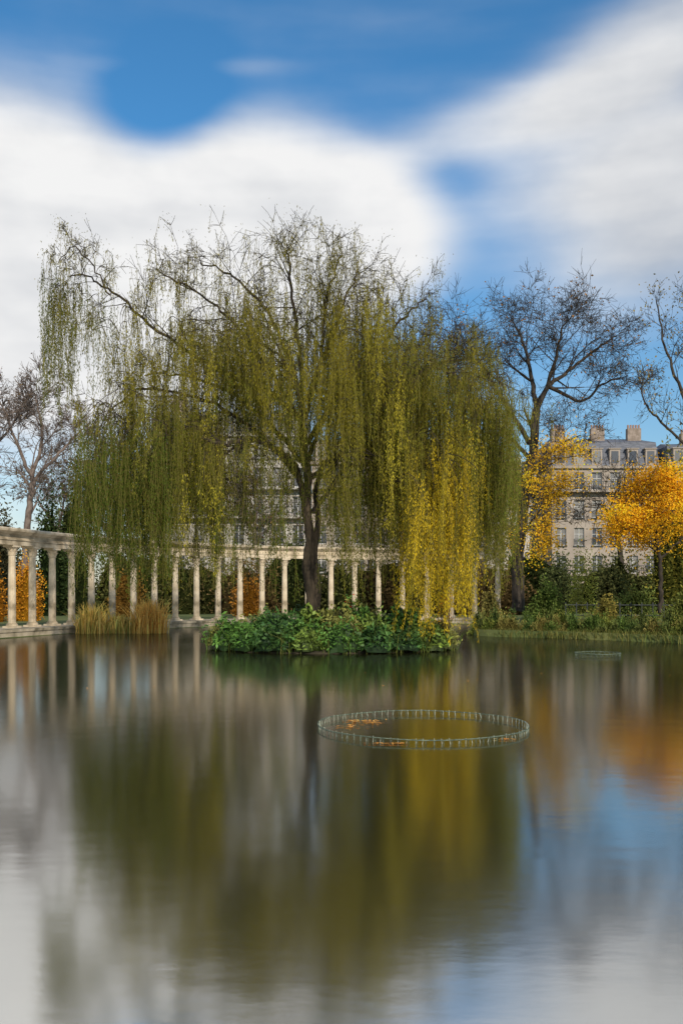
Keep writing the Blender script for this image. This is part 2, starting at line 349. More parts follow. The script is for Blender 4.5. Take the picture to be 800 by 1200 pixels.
wt=empty("willow_tree",(P(366,715,zt)[0],zt,.3)); meta(wt,"large weeping willow with hanging green and yellow strands on the island","tree")
o=obj("trunk",T.mesh("trunk",M_barkw)); child(o,wt)
idx=rng.integers(0,len(nodes),12000); pos=nodes[idx]+rng.normal(0,.14,(12000,3)); dr=rng.normal(0,.6,(12000,3)); dr[:,2]-=.8
SV.append(leafquads(pos,dr,rng.uniform(.05,.1,12000),.02)); SC.append(mixc(OLV,BRO,12000,.25))
o=obj("crown",quadmesh("crown",np.concatenate(SV),np.concatenate(SC),M_leaf)); child(o,wt)
# ---------------------------------------------------------------- generic trees
def tree(name,label,limbs,Q,nleaf,ls,ca,cb,bark,cond=None,jit=.25,rootz=GZ):
    T=Tubes(); nodes=[]
    for (pts,r0,r1,nsub,Ls,t0) in limbs: limb(T,nodes,pts,r0,r1,Q,nsub,Ls,t0)
    b=limbs[0][0][0]; e=empty(name,(b[0],b[1],rootz)); meta(e,label,"tree")
    child(obj("trunk",T.mesh("trunk",bark)),e)
    if nleaf:
        N=np.array(nodes)
        if cond: N=N[[cond(q) for q in N]]
        idx=rng.integers(0,len(N),nleaf); pos=N[idx]+rng.normal(0,jit,(nleaf,3)); dr=rng.normal(0,1,(nleaf,3)); dr[:,2]-=.3
        shade=np.exp(.2*np.sin(pos[:,0:1]*2.1)+.15*np.sin(pos[:,2:3]*2.7+pos[:,1:2]))
        child(obj("crown",quadmesh("crown",leafquads(pos,dr,rng.uniform(.7,1.3,nleaf)*ls,rng.uniform(.5,.9,nleaf)*ls),mixc(ca,cb,nleaf,.12)*shade,M_leaf)),e)
    return e
BQ=prm(seg=.6,wander=.16,trop=[0,.03,.03,.03,.02],kids=[0,5,5,4,0],max=4,ang=(25,65),lr=(.5,.8),rmin=.011,taper=.4,nodelvl=2)
z=54
tree("plane_tree","tall dark bare tree with spreading crooked limbs behind the pond bank",[
 (W((606,716,z),(606,660,z),(612,600,z),(622,540,z),(628,480,z)),.38,.24,2,2.5,.7),
 (W((628,480,z),(640,455,z+.5),(665,435,z+1),(700,408,z+1.3),(722,394,z+1.5)),.18,.035,11,3.0,.25),
 (W((640,452,z),(680,470,z-1),(705,450,z-1.5),(735,440,z-2)),.12,.03,9,2.4,.3),
 (W((628,480,z),(622,440,z+.5),(612,400,z+1.5),(598,372,z+2)),.17,.035,11,2.8,.25),
 (W((620,520,z),(590,470,z-1),(560,425,z-1.5),(525,395,z-2)),.15,.035,13,3.0,.3),
 (W((618,535,z),(585,500,z+1),(545,455,z+1.5),(505,420,z+2)),.13,.035,12,2.9,.35),
 (W((626,490,z),(645,440,z-1),(655,400,z-2),(662,375,z-2.5)),.15,.035,11,2.6,.3),
 (W((612,590,z),(585,540,z+1),(560,500,z+2),(530,480,z+3)),.12,.03,7,2.5,.4),
 (W((616,560,z),(650,525,z-1),(680,510,z-1.6)),.11,.03,6,2.0,.4)],
 BQ,1300,.14,(.42,.20,.04),(.25,.13,.04),M_bark,jit=.2)
YQ=prm(seg=.4,wander=.15,trop=[0,.02,.0,-.01,0],kids=[0,5,4,3,0],max=3,ang=(25,65),lr=(.5,.8),rmin=.012,taper=.4,nodelvl=2)
z=50
tree("maple_tree","slender tree with golden yellow autumn leaves beside the bare tree",[
 (W((608,712,z),(607,670,z),(610,620,z),(614,570,z)),.11,.06,5,1.4,.5),
 (W((610,630,z),(635,595,z-.5),(662,568,z-.8)),.07,.02,8,1.5,.3),
 (W((612,600,z),(630,560,z+.5),(650,540,z+.6),(675,535,z+.6)),.06,.02,9,1.3,.3),
 (W((607,660,z),(625,645,z-.5),(642,632,z-.6)),.05,.02,6,1.1,.4)],
 YQ,6400,.11,(.90,.60,.03),(.80,.42,.03),M_bark,jit=.26,cond=lambda q:q[0]>P(600,0,50)[0])
z=44
tree("maple_tree","rounded maple covered in bright orange gold leaves by the hedge",[
 (W((773,718,z),(774,690,z),(772,655,z),(768,620,z)),.11,.08,4,1.2,.7),
 (W((772,650,z),(745,626,z-.3),(722,618,z-.4)),.06,.02,10,1.3,.3),
 (W((772,655,z),(800,630,z),(822,618,z+.3)),.06,.02,10,1.3,.3),
 (W((768,620,z),(752,590,z+.3),(745,570,z+.5)),.06,.02,9,1.2,.2),
 (W((768,620,z),(778,588,z),(782,566,z)),.06,.02,9,1.2,.2),
 (W((768,620,z),(795,597,z+.5),(808,578,z+.6)),.05,.02,8,1.2,.2),
 (W((770,640,z),(765,620,z-1),(758,608,z-1.6)),.05,.02,8,1.1,.2)],
 YQ,21000,.105,(.92,.56,.03),(.86,.40,.02),M_bark,jit=.26)
z=40
tree("bare_tree","bare tree with thin upright twigs and a few brown leaves",[
 (W((835,725,z),(830,640,z),(822,560,z),(812,490,z)),.20,.11,3,2.0,.7),
 (W((812,500,z),(790,440,z),(775,390,z),(768,350,z)),.09,.02,9,1.5,.2),
 (W((812,490,z),(810,430,z+.5),(805,380,z+.8),(800,345,z+1)),.09,.02,9,1.5,.2),
 (W((818,540,z),(780,500,z-.5),(755,470,z-.8),(745,430,z-.8)),.07,.02,8,1.3,.3),
 (W((815,520,z),(850,450,z),(870,390,z)),.1,.02,8,1.8,.3)],
 prm(seg=.4,wander=.12,trop=[0,.06,.06,.05,.0],kids=[0,4,4,3,0],max=3,ang=(20,50),lr=(.5,.8),rmin=.009,taper=.4,nodelvl=2),900,.10,(.35,.24,.06),(.2,.17,.05),M_bark)
z=62
LQ=prm(seg=.6,wander=.14,trop=[0,.03,.03,.02,.02],kids=[0,5,5,5,0],max=4,ang=(22,55),lr=(.5,.78),rmin=.016,taper=.4,nodelvl=2)
tree("bare_tree","grey brown bare tree with dense fine twigs behind the colonnade",[
 (W((32,712,z),(30,650,z),(34,600,z),(38,560,z)),.28,.18,3,2.5,.6),
 (W((38,560,z),(20,520,z),(5,480,z+1),(-5,465,z+1)),.14,.03,9,2.4,.1),
 (W((38,560,z),(50,510,z),(45,480,z-1),(40,460,z-1)),.14,.03,9,2.3,.1),
 (W((38,565,z),(70,530,z),(90,510,z+1),(105,495,z+1)),.13,.03,9,2.2,.1)],
 LQ,500,.15,(.2,.12,.05),(.15,.1,.04),M_barkl)
tree("bare_tree","pale bare tree with upright twigs behind the colonnade",[
 (W((-30,712,z+4),(-32,650,z+4),(-28,590,z+4),(-20,560,z+4)),.3,.2,3,2.5,.6),
 (W((-20,565,z+4),(-10,530,z+4),(10,505,z+4),(22,485,z+4)),.14,.03,10,2.6,.1),
 (W((-34,570,z+4),(-60,520,z+4),(-70,470,z+4)),.14,.03,9,2.8,.1)],
 LQ,0,.15,(.2,.12,.05),(.15,.1,.04),M_barkl)
z=78
for (px,h) in ((70,560),(130,520),(180,570),(300,590),(430,540),(470,520),(520,480),(560,540),(600,560),(725,600),(860,500)):
    tree("bare_tree","distant bare tree with tangled brown twigs among the shrubs",[
     (W((px,712,z),(px+3,660,z),(px-3,620,z)),.26,.2,3,2.5,.6),
     (W((px-3,622,z),(px-22,590,z+1),(px-30,h+20,z+1)),.14,.03,8,2.8,.1),
     (W((px-3,622,z),(px+5,590,z),(px+2,h,z-1)),.14,.03,8,2.8,.1),
     (W((px-3,625,z),(px+22,600,z),(px+30,h+25,z+1)),.13,.03,8,2.6,.1)],
     prm(seg=.8,wander=.14,trop=[0,.03,.03,.02,.02],kids=[0,5,4,3,0],max=4,ang=(22,55),lr=(.5,.78),rmin=.02,taper=.4,nodelvl=2),900 if px!=725 else 250,.22,(.25,.15,.05),(.14,.12,.04),M_barkl if px<500 else M_bark,jit=.4)
# ---------------------------------------------------------------- bushes
def bushquads(cx,cy,z0,rx,ry,h,n,ls,ca,cb,core=True,droop=0.2,wr=.5):
    ph=rng.random(6)*6.28
    def lump(a,e): return 1+.18*np.sin(2*a+ph[0])+.12*np.sin(5*a+ph[1]+2*e)+.12*np.sin(3*e*2+ph[2]+a)+.08*np.sin(9*a+ph[3]+5*e)
    a=rng.random(n)*2*np.pi; e=np.arcsin(rng.random(n)**.8); rr=lump(a,e)*rng.uniform(.70,1.08,n)
    dirn=np.stack([np.cos(e)*np.cos(a),np.cos(e)*np.sin(a),np.sin(e)],1)
    pos=np.stack([cx+rx*rr*dirn[:,0],cy+ry*rr*dirn[:,1],z0+h*rr*dirn[:,2]],1)
    d=dirn*.8+rng.normal(0,.6,(n,3)); d[:,2]-=droop
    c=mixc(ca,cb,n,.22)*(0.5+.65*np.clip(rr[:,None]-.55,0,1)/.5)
    Vq=[leafquads(pos,d,rng.uniform(.7,1.35,n)*ls,rng.uniform(.8,1.2,n)*ls*wr)]; Cq=[c]
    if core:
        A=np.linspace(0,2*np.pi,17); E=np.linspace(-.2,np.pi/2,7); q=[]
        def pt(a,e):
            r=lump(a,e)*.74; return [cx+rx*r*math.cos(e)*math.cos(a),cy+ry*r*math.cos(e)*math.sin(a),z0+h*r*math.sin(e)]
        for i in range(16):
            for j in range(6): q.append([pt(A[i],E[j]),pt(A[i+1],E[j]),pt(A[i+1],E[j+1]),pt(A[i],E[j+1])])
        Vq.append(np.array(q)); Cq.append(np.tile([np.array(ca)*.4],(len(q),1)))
    return np.concatenate(Vq),np.concatenate(Cq)
def bush(name,label,cx,cy,z0,rx,ry,h,n,ls,ca,cb,cat="shrub",group=None,mat=None,**k):
    v,c=bushquads(0,0,0,rx,ry,h,n,ls,ca,cb,**k)
    o=obj(name,quadmesh(name,v,c,mat or M_leaf)); o.location=(cx,cy,z0); meta(o,label,cat,group); return o
xs=np.linspace(-46,56,30)
for i,x in enumerate(xs):
    yy=66+random.uniform(0,9)+.002*x*x; h=random.uniform(3.4,5.8)+(1.5 if x<-18 else 0)-(1.1 if x>13 else 0)
    ca,cb=[((.045,.06,.018),(.09,.10,.03)),((.06,.07,.02),(.13,.12,.04)),((.11,.075,.03),(.18,.115,.045)),((.03,.045,.018),(.065,.08,.026))][random.randrange(4)]
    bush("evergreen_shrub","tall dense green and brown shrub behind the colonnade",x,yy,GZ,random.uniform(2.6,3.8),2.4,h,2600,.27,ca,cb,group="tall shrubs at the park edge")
def px_bush(px,ytop,z,rpx,n,ls,ca,cb,label,name="garden_shrub",z0=GZ,**k):
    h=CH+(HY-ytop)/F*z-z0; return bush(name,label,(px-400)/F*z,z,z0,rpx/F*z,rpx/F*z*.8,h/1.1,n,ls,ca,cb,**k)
px_bush(60,575,64,22,3000,.25,(.03,.05,.018),(.075,.10,.03),"dark evergreen conifer behind the colonnade","evergreen_shrub")
px_bush(85,560,68,18,2600,.25,(.04,.055,.018),(.09,.10,.03),"dark evergreen conifer behind the colonnade","evergreen_shrub")
px_bush(5,595,64,24,2600,.25,(.05,.055,.03),(.12,.10,.05),"brownish green tall shrub behind the colonnade","evergreen_shrub")
px_bush(32,655,52,22,2200,.13,(.85,.40,.03),(.6,.24,.03),"low shrub with orange autumn leaves behind the columns")
px_bush(-10,650,50,18,1500,.15,(.5,.2,.02),(.3,.14,.02),"low shrub with orange autumn leaves behind the columns")
px_bush(150,668,60,20,1500,.18,(.3,.15,.03),(.18,.12,.03),"brownish autumn shrub behind the columns")
px_bush(290,675,62,16,1500,.18,(.4,.17,.02),(.2,.1,.03),"russet shrub behind the columns")
px_bush(682,640,48,15,2600,.10,(.55,.52,.10),(.34,.36,.08),"pale yellow green young tree near the hedge",core=False)
px_bush(640,684,48,20,2000,.14,(.10,.15,.03),(.19,.23,.055),"round green garden shrub by the lawn")
px_bush(655,655,62,22,2600,.2,(.05,.065,.025),(.12,.13,.045),"dark shrub below the facade")
px_bush(715,662,60,18,2400,.2,(.06,.07,.025),(.14,.14,.05),"dark shrub below the facade")
px_bush(745,690,50,22,2000,.14,(.10,.13,.03),(.18,.21,.055),"round green garden shrub by the lawn")
px_bush(575,692,47,12,1600,.14,(.14,.13,.04),(.24,.19,.05),"mixed green brown shrub by the lawn")
px_bush(790,520,56,24,3500,.2,(.14,.15,.03),(.30,.24,.04),"tall yellow green tree behind the maple","evergreen_shrub")
px_bush(800,696,44,18,1600,.13,(.10,.13,.03),(.2,.2,.05),"round green garden shrub by the lawn")
px_bush(710,698,45,15,1300,.12,(.24,.21,.05),(.36,.28,.07),"yellowish low shrub by the lawn")
shore_px=[(552,40.6),(590,38.9),(640,38.0),(690,36.8),(745,35.3),(800,33.8),(880,31.3)]
def shore(px): return float(np.interp(px,[a for a,b in shore_px],[b for a,b in shore_px]))
pal=[((.08,.13,.03),(.17,.23,.05)),((.20,.17,.045),(.33,.27,.08)),((.11,.15,.03),(.24,.24,.05)),((.06,.10,.03),(.13,.18,.045)),((.10,.13,.04),(.19,.20,.05))]
for rowoff,ytr,nn in ((.3,(718,732),28),(1.3,(711,722),26)):
    for px in np.linspace(556,850,nn):
        px+=random.uniform(-4,4); z=shore(px)+rowoff+random.uniform(-.15,.3); ca,cb=pal[random.randrange(5)]
        px_bush(px,random.uniform(*ytr),z,random.uniform(7,13),800,.09,ca,cb,"leafy waterside shrub on the pond bank",name="waterside_shrub",z0=.0,group="planting along the pond bank",droop=-.6,wr=.28)
def blades(n,xf,yf,z0,h0,h1,wd,ca,cb,lean=.25):
    x=xf(n);y=yf(n,x); H=rng.uniform(h0,h1,n); az=rng.random(n)*6.28; ln=np.abs(rng.normal(0,lean,n))*H
    b=np.stack([x,y,np.full(n,z0)],1); dx=np.stack([np.cos(az)*ln,np.sin(az)*ln,np.zeros(n)],1)
    m=b+dx*.35+np.array([0,0,1])*(H*.6)[:,None]; t=b+dx+np.array([0,0,1])*(H*rng.uniform(.75,1,n))[:,None]
    s=np.stack([-np.sin(az*2.3),np.cos(az*2.3),np.zeros(n)],1)*wd
    q1=np.stack([b-s,b+s,m+s,m-s],1); q2=np.stack([m-s,m+s,t+s*.15,t-s*.15],1); c=mixc(ca,cb,n,.25)
    return np.concatenate([q1,q2]),np.concatenate([c,c])
for (pa,pb,nn,hh,lab,ra,rb) in ((94,124,700,1.6,"clump of dry tan reeds standing at the water edge",(.90,.56,.16),(.40,.36,.08)),(118,162,600,1.05,"low clump of dry straw reeds at the water edge",(.75,.48,.15),(.28,.30,.07)),(160,190,1000,1.8,"tall clump of golden dry reeds at the water edge",(.95,.58,.15),(.60,.36,.09))):
    z=42.2; x0,x1=(pa-400)/F*z,(pb-400)/F*z
    v,c=blades(nn,lambda n:rng.normal((x0+x1)/2,(x1-x0)/3.8,n),lambda n,x:z+rng.normal(0,.35,n),-.05,.4,hh,.020,ra,rb,lean=.3)
    o=obj("reed_clump",quadmesh("reed_clump",v,c,M_leaf)); meta(o,lab,"reeds","dry reeds at the water edge")
for a0,a1,hh,lab in ((556,690,.5,"long grass and sedge hanging over the pond bank"),(680,860,.6,"long green grass hanging over the pond bank")):
    n=1500; pxs=rng.uniform(a0,a1,n); zz=np.array([shore(p) for p in pxs])+rng.normal(-.15,.18,n)
    v,c=blades(n,lambda n:(pxs-400)/F*zz,lambda n,x:zz,-.05,.2,hh,.012,(.09,.13,.03),(.24,.20,.06),lean=.45)
    o=obj("bank_grass",quadmesh("bank_grass",v,c,M_leaf)); o["kind"]="stuff"; meta(o,lab,"grass")
# island plants
k=0
for ring,(cnt,f) in enumerate(((20,.88),(13,.58),(7,.25))):
    for i in range(cnt):
        a=2*math.pi*(i+.6*random.random())/cnt; x=icx+3.95*f*math.cos(a); y=icy+2.25*f*math.sin(a)
        rr=random.uniform(.45,.72); h=random.uniform(.45,.78)+(.35 if ring else 0)*random.random()
        ca,cb=[((.035,.085,.015),(.075,.15,.025)),((.022,.06,.015),(.055,.11,.022)),((.07,.11,.018),(.13,.18,.03)),((.10,.10,.025),(.16,.16,.035))][random.choice([0,0,1,1,2,3])]; k+=1
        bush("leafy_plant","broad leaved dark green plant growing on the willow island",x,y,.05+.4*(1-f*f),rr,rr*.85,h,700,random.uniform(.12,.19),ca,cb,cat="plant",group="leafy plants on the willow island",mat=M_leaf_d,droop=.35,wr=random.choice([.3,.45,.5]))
n=700; aa=rng.random(n)*6.28
v,c=blades(n,lambda n:icx+3.95*np.cos(aa)*rng.uniform(.8,1.02,n),lambda n,x:icy+2.3*np.sin(aa)*rng.uniform(.8,1.02,n),0,.4,.95,.010,(.09,.15,.03),(.22,.23,.06),lean=.5)
o=obj("island_grass",quadmesh("island_grass",v,c,M_leaf)); o["kind"]="stuff"; meta(o,"arching grass blades among the island plants","grass")
for (px,y0,hh,lab,ca,cb) in ((516,700,1.6,"thin shrub with orange autumn leaves on the island",(.85,.42,.03),(.65,.28,.03)),(408,712,1.3,"small plant with red leaves on the island",(.55,.07,.03),(.35,.08,.03))):
    x=(px-400)/F*30.5; v,c=bushquads(0,0,.5,.25,.25,hh-.55,130,.08,ca,cb,core=False)
    vb,cb2=blades(30,lambda n:rng.normal(0,.05,n),lambda n,x:rng.normal(0,.05,n),0,.8,hh,.012,(.1,.07,.03),(.15,.1,.04))
    o=obj("autumn_shrub",quadmesh("autumn_shrub",np.concatenate([v,vb]),np.concatenate([c,cb2]),M_leaf)); o.location=(x,29.0 if px>500 else 30.2,.3); meta(o,lab,"shrub")
# ---------------------------------------------------------------- buildings
def building(label,x0,x1,yf,depth,base,fh,floors,cols,wall,balc=(1,4),chim=(.2,.75),mans=3.2,ww=1.15,rot=0):
    Wd=x1-x0; H=floors*fh; px_=Wd/cols; e=empty("apartment_building",((x0+x1)/2,yf,base)); meta(e,label,"building")
    e.rotation_euler=(0,0,rot); X0=-Wd/2
    V=[];Fc=[]
    xe=[X0]; ze=[0]
    for c in range(cols): m=X0+(c+.5)*px_; xe+= [m-ww/2,m+ww/2]
    xe.append(-X0)
    for f in range(floors): ze+=[f*fh+.55,f*fh+.55+2.05]
    ze.append(H)
    def q(*p): b=len(V); V.extend(p); Fc.append(tuple(range(b,b+4)))
    for i in range(len(xe)-1):
        for j in range(len(ze)-1):
            a,b,c,d=xe[i],xe[i+1],ze[j],ze[j+1]
            if i%2 and j%2:
                r=.28
                q((a,0,c),(a,r,c),(a,r,d),(a,0,d)); q((b,0,c),(b,0,d),(b,r,d),(b,r,c)); q((a,0,c),(b,0,c),(b,r,c),(a,r,c)); q((a,0,d),(a,r,d),(b,r,d),(b,0,d))
            else: q((a,0,c),(b,0,c),(b,0,d),(a,0,d))
    q((X0,0,0),(X0,0,H),(X0,depth,H),(X0,depth,0)); q((-X0,0,0),(-X0,depth,0),(-X0,depth,H),(-X0,0,H)); q((X0,depth,0),(X0,depth,H),(-X0,depth,H),(-X0,depth,0))
    def add(nm,me,loc=(0,0,0),par=e):
        o=link(bpy.data.objects.new(nm,me)); o.location=loc; o.parent=par; return o
    add("wall",pymesh("wall",V,Fc,wall))
    V=[(-ww/2,.24,0),(ww/2,.24,0),(ww/2,.24,2.05),(-ww/2,.24,2.05)]
    gm=pymesh("window",V,[(0,1,2,3)],M_glass)
    V=[];Fc=[]; t=.07
    box(V,Fc,-ww/2,-ww/2+t,.17,.23,0,2.05); box(V,Fc,ww/2-t,ww/2,.17,.23,0,2.05); box(V,Fc,-ww/2+t,ww/2-t,.17,.23,1.98,2.05); box(V,Fc,-ww/2+t,ww/2-t,.17,.23,0,.12)
    box(V,Fc,-.04,.04,.165,.232,.12,1.98); box(V,Fc,-ww/2+t,-.04,.18,.225,1.3,1.36); box(V,Fc,.04,ww/2-t,.18,.225,1.3,1.36)
    fm=pymesh("frame",V,Fc,M_frame)
    V=[];Fc=[]; box(V,Fc,-ww/2-.1,ww/2+.1,-.14,-.003,-.12,-.003)
    for k in range(9): xx=-ww/2+k*ww/8; box(V,Fc,xx-.015,xx+.015,-.11,-.08,.0,.75)
    box(V,Fc,-ww/2-.02,ww/2+.02,-.12,-.07,.75,.8); rm=pymesh("railing",V,Fc,M_iron)
    for f in range(floors):
        for c in range(cols):
            wi=add("window",gm,(X0+(c+.5)*px_,0,f*fh+.55)); add("frame",fm,(0,0,0),wi)
            if f not in balc and f>0: add("railing",rm,(0,0,0),wi)
    for f in balc:
        V=[];Fc=[]; box(V,Fc,X0+.2,-X0-.2,-.85,-.003,f*fh+.25,f*fh+.45)
        sl=add("balcony",pymesh("balcony",V,Fc,wall)); V=[];Fc=[]
        n=int(Wd/.28)
        for k in range(n+1): xx=X0+.25+k*(Wd-.5)/n; box(V,Fc,xx-.018,xx+.018,-.82,-.79,f*fh+.45,f*fh+1.4)
        box(V,Fc,X0+.2,-X0-.2,-.835,-.775,f*fh+1.4,f*fh+1.46); add("railing",pymesh("railing",V,Fc,M_iron),(0,0,0),sl)
    for f in (1,floors):
        V=[];Fc=[]; box(V,Fc,X0-.25,-X0+.25,-.3,-.004,f*fh-.18,f*fh+.12)
        if f==1 and 1 in balc: continue
        add("cornice",pymesh("cornice",V,Fc,wall))
    a=1.2; V=[(X0,.02,H+.005),(-X0,.02,H+.005),(-X0,depth,H+.005),(X0,depth,H+.005),(X0+.1,a,H+mans*.8),(-X0-.1,a,H+mans*.8),(-X0-.1,depth-a,H+mans*.8),(X0+.1,depth-a,H+mans*.8),(X0+1,depth/2,H+mans*1.1),(-X0-1,depth/2,H+mans*1.1)]
    roof=add("roof",pymesh("roof",V,[(0,1,5,4),(1,2,6,5),(2,3,7,6),(3,0,4,7),(4,5,9,8),(6,7,8,9),(5,6,9),(7,4,8)],M_slate))
    V=[];Fc=[]; box(V,Fc,-.6,.6,.1,1.4,.2,2.1); box(V,Fc,-.72,.72,0,1.45,2.101,2.2); dm=pymesh("dormer",V,Fc,wall)
    V=[(-.42,.093,.45),(.42,.093,.45),(.42,.093,1.85),(-.42,.093,1.85)]; dg=pymesh("window",V,[(0,1,2,3)],M_glass)
    for c in range(cols):
        d=add("dormer",dm,(X0+(c+.5)*px_,0,H),roof); add("window",dg,(0,0,0),d)
    for cpos in chim:
        V=[];Fc=[]; x=X0+cpos*Wd; mi=[]; box(V,Fc,x-.8,x+.8,depth/2-2.5,depth/2-1.7,H+1.5,H+mans*1.1+.9); mi+=[0]*6
        for kk in range(5):
            xx=x-.64+kk*.32; box(V,Fc,xx-.09,xx+.09,depth/2-2.2,depth/2-2.0,H+mans*1.1+.902,H+mans*1.1+1.35); mi+=[1]*6
        add("chimney",pymesh("chimney",V,Fc,[M_brick,M_pot],idx=mi),(0,0,0),roof)
    return e
building("pale limestone apartment block with iron balconies and slate mansard roof",-20,-3.5,98,12,.3,3.0,6,8,M_wall,balc=(1,3,4),chim=(.15,.7))
building("pale stone apartment block with balconies mostly hidden behind the willow",-3.2,11,101,12,.3,3.1,5,7,M_wall2,balc=(2,4),chim=(.3,.8))
building("ornate stone apartment block with slate mansard roof and tall chimneys",24.2,36.6,108,12,.3,3.2,5,6,M_wall2,balc=(1,4),chim=(.12,.5,.85),mans=3.8)
building("plain pale rendered apartment block with regular windows",13.5,24.0,112,10,.3,3.1,5,5,M_wall,balc=(1,3),chim=(.5,),mans=2.2)
building("beige apartment block with slate mansard roof partly hidden by trees",37.0,54,106,12,.3,3.15,5,8,M_wall2,balc=(1,4),chim=(.2,.8))
# ---------------------------------------------------------------- ring fence in the pond
def ringfence(name,label,cx,cy,R,h,nposts,tw=.012,mm=None):
    mm=mm or M_wirel
    e=empty(name,(cx,cy,0)); meta(e,label,"fence")
    def circ(r,z,n=96): return [(cx+(r+.012*math.sin(3*2*math.pi*k/n))*math.cos(2*math.pi*k/n),cy+r*math.sin(2*math.pi*k/n),z+.005*math.sin(5*2*math.pi*k/n)) for k in range(n+1)]
    T=Tubes(); T.add(circ(R+.02,h),[tw]*97,6); child(obj("rail",T.mesh("rail",M_wire)),e)
    T=Tubes(); n=nposts
    for k in range(n):
        pts=[]
        for t in np.linspace(0,1,7):
            a=2*math.pi*(k+t*1.4)/n; pts.append((cx+(R+.012)*math.cos(a),cy+(R+.012)*math.sin(a),-.02+(h*1.12+.02)*math.sin(math.pi*t)**.6))
        T.add(pts,[tw*.4]*7,4)
    child(obj("wire_mesh",T.mesh("wire_mesh",M_wire)),e)
    V,Fc=lathe([(tw*.6,-.3),(tw*.6,h*1.25),(tw*.4,h*1.3)],6); pm=pymesh("post",V,Fc,mm)
    for k in range(nposts):
        a=2*math.pi*(k+random.uniform(-.2,.2))/nposts; p=link(bpy.data.objects.new("post",pm)); p.location=(cx+R*math.cos(a),cy+R*math.sin(a),random.uniform(-.012,.008)); p.rotation_euler=(random.gauss(0,.15),random.gauss(0,.15),0); child(p,e)
    return e
rc=P(495,853,12.55)
ringfence("ring_fence","low circular green wire fence standing in the pond water",rc[0],12.55,1.38,.054,84,.007)
rc2=P(700,767,27.0)
ringfence("ring_fence","small low green wire fence ring in the water near the bank",rc2[0],27.0,.62,.08,26,.010,M_wire)
def floaters(label,spots):
    Vq=[];Cq=[]
    for (px,y,rx,ry,n) in spots:
        z=CH*F/(y-HY); cx=(px-400)/F*z
        x=cx+rng.normal(0,rx,n); yy=z+rng.normal(0,ry,n); a=rng.random(n)*6.28; L=rng.uniform(.02,.04,n)
        d=np.stack([np.cos(a),np.sin(a),rng.normal(0,.12,n)],1); s=np.stack([-np.sin(a),np.cos(a),rng.normal(0,.1,n)],1)*.55
        c=np.stack([x,yy,np.full(n,.012)],1); L=L[:,None]
        Vq.append(np.stack([c-d*L,c+s*L,c+d*L,c-s*L],1)); Cq.append(mixc((.85,.45,.12),(.55,.22,.05),n,.25))
    o=obj("floating_leaves",quadmesh("floating_leaves",np.concatenate(Vq),np.concatenate(Cq),M_leaf)); o["kind"]="stuff"; meta(o,label,"leaves")
floaters("orange fallen leaves floating against the wire ring",[(425,846,.14,.08,60),(408,852,.08,.08,25),(455,872,.12,.012,32),(470,872,.08,.012,12),(592,867,.06,.02,12),(440,848,.05,.1,15)])
floaters("scattered fallen leaves floating on the pond",[(110,745,.6,.4,40),(620,800,3,2.0,15),(300,800,3,2,12)])
# ---------------------------------------------------------------- park fence
fx0,fx1=P(660,0,47)[0],P(860,0,45)[0]
e=empty("park_fence",((fx0+fx1)/2,46,GZ)); meta(e,"low dark metal park fence along the lawn behind the hedge","fence")
for zz in (.45,.95):
    T=Tubes(); T.add([(fx0,46.6,GZ+zz),((fx0+fx1)/2,46,GZ+zz),(fx1,45.4,GZ+zz)],[.025]*3,6); child(obj("rail",T.mesh("rail",M_iron)),e)
V,Fc=lathe([(.03,0),(.03,1.02),(.015,1.08)],8); pm=pymesh("post",V,Fc,M_iron)
for k in range(16):
    t=k/15; p=link(bpy.data.objects.new("post",pm)); p.location=(fx0+(fx1-fx0)*t,46.6-1.2*t,GZ); child(p,e)
# ---------------------------------------------------------------- world
SUN_EL,SUN_AZ=30,160
wd=bpy.data.worlds.new("World"); S.world=wd; wd.use_nodes=True; nt=wd.node_tree; nt.nodes.clear()
N=nt.nodes.new; Lk=nt.links.new
def Mt(op,a,b=None,c=None,clamp=False):
    n=N("ShaderNodeMath"); n.operation=op; n.use_clamp=clamp
    for i,v in enumerate((a,b,c)):
        if v is None: continue
        if isinstance(v,(int,float)): n.inputs[i].default_value=v
        else: Lk(v,n.inputs[i])
    return n.outputs[0]
sky=N("ShaderNodeTexSky"); sky.sky_type='NISHITA'; sky.sun_disc=False; sky.sun_elevation=math.radians(SUN_EL); sky.sun_rotation=math.radians(SUN_AZ); sky.ozone_density=2.5; sky.air_density=1.0; sky.dust_density=.4
tc=N("ShaderNodeTexCoord"); sp=N("ShaderNodeSeparateXYZ"); Lk(tc.outputs["Generated"],sp.inputs[0])
X,Y,Z=sp.outputs
u0=Mt('ARCTAN2',X,Y); hyp=Mt('SQRT',Mt('ADD',Mt('MULTIPLY',X,X),Mt('MULTIPLY',Y,Y))); v0=Mt('DIVIDE',Z,Mt('MAXIMUM',hyp,.05))
cb=N("ShaderNodeCombineXYZ"); Lk(u0,cb.inputs[0]); Lk(v0,cb.inputs[1])
mp=N("ShaderNodeMapping"); mp.inputs["Rotation"].default_value=(0,0,math.radians(-20)); mp.inputs["Scale"].default_value=(1.6,9,1); Lk(cb.outputs[0],mp.inputs[0])
nz=N("ShaderNodeTexNoise"); nz.inputs["Scale"].default_value=1.4; nz.inputs["Detail"].default_value=3.5; nz.inputs["Roughness"].default_value=.5; Lk(mp.outputs[0],nz.inputs["Vector"])
mp2=N("ShaderNodeMapping"); mp2.inputs["Location"].default_value=(5,2,0); mp2.inputs["Scale"].default_value=(4,6,1); Lk(cb.outputs[0],mp2.inputs[0])
nz2=N("ShaderNodeTexNoise"); nz2.inputs["Scale"].default_value=1.7; nz2.inputs["Detail"].default_value=4; nz2.inputs["Roughness"].default_value=.5; Lk(mp2.outputs[0],nz2.inputs["Vector"])
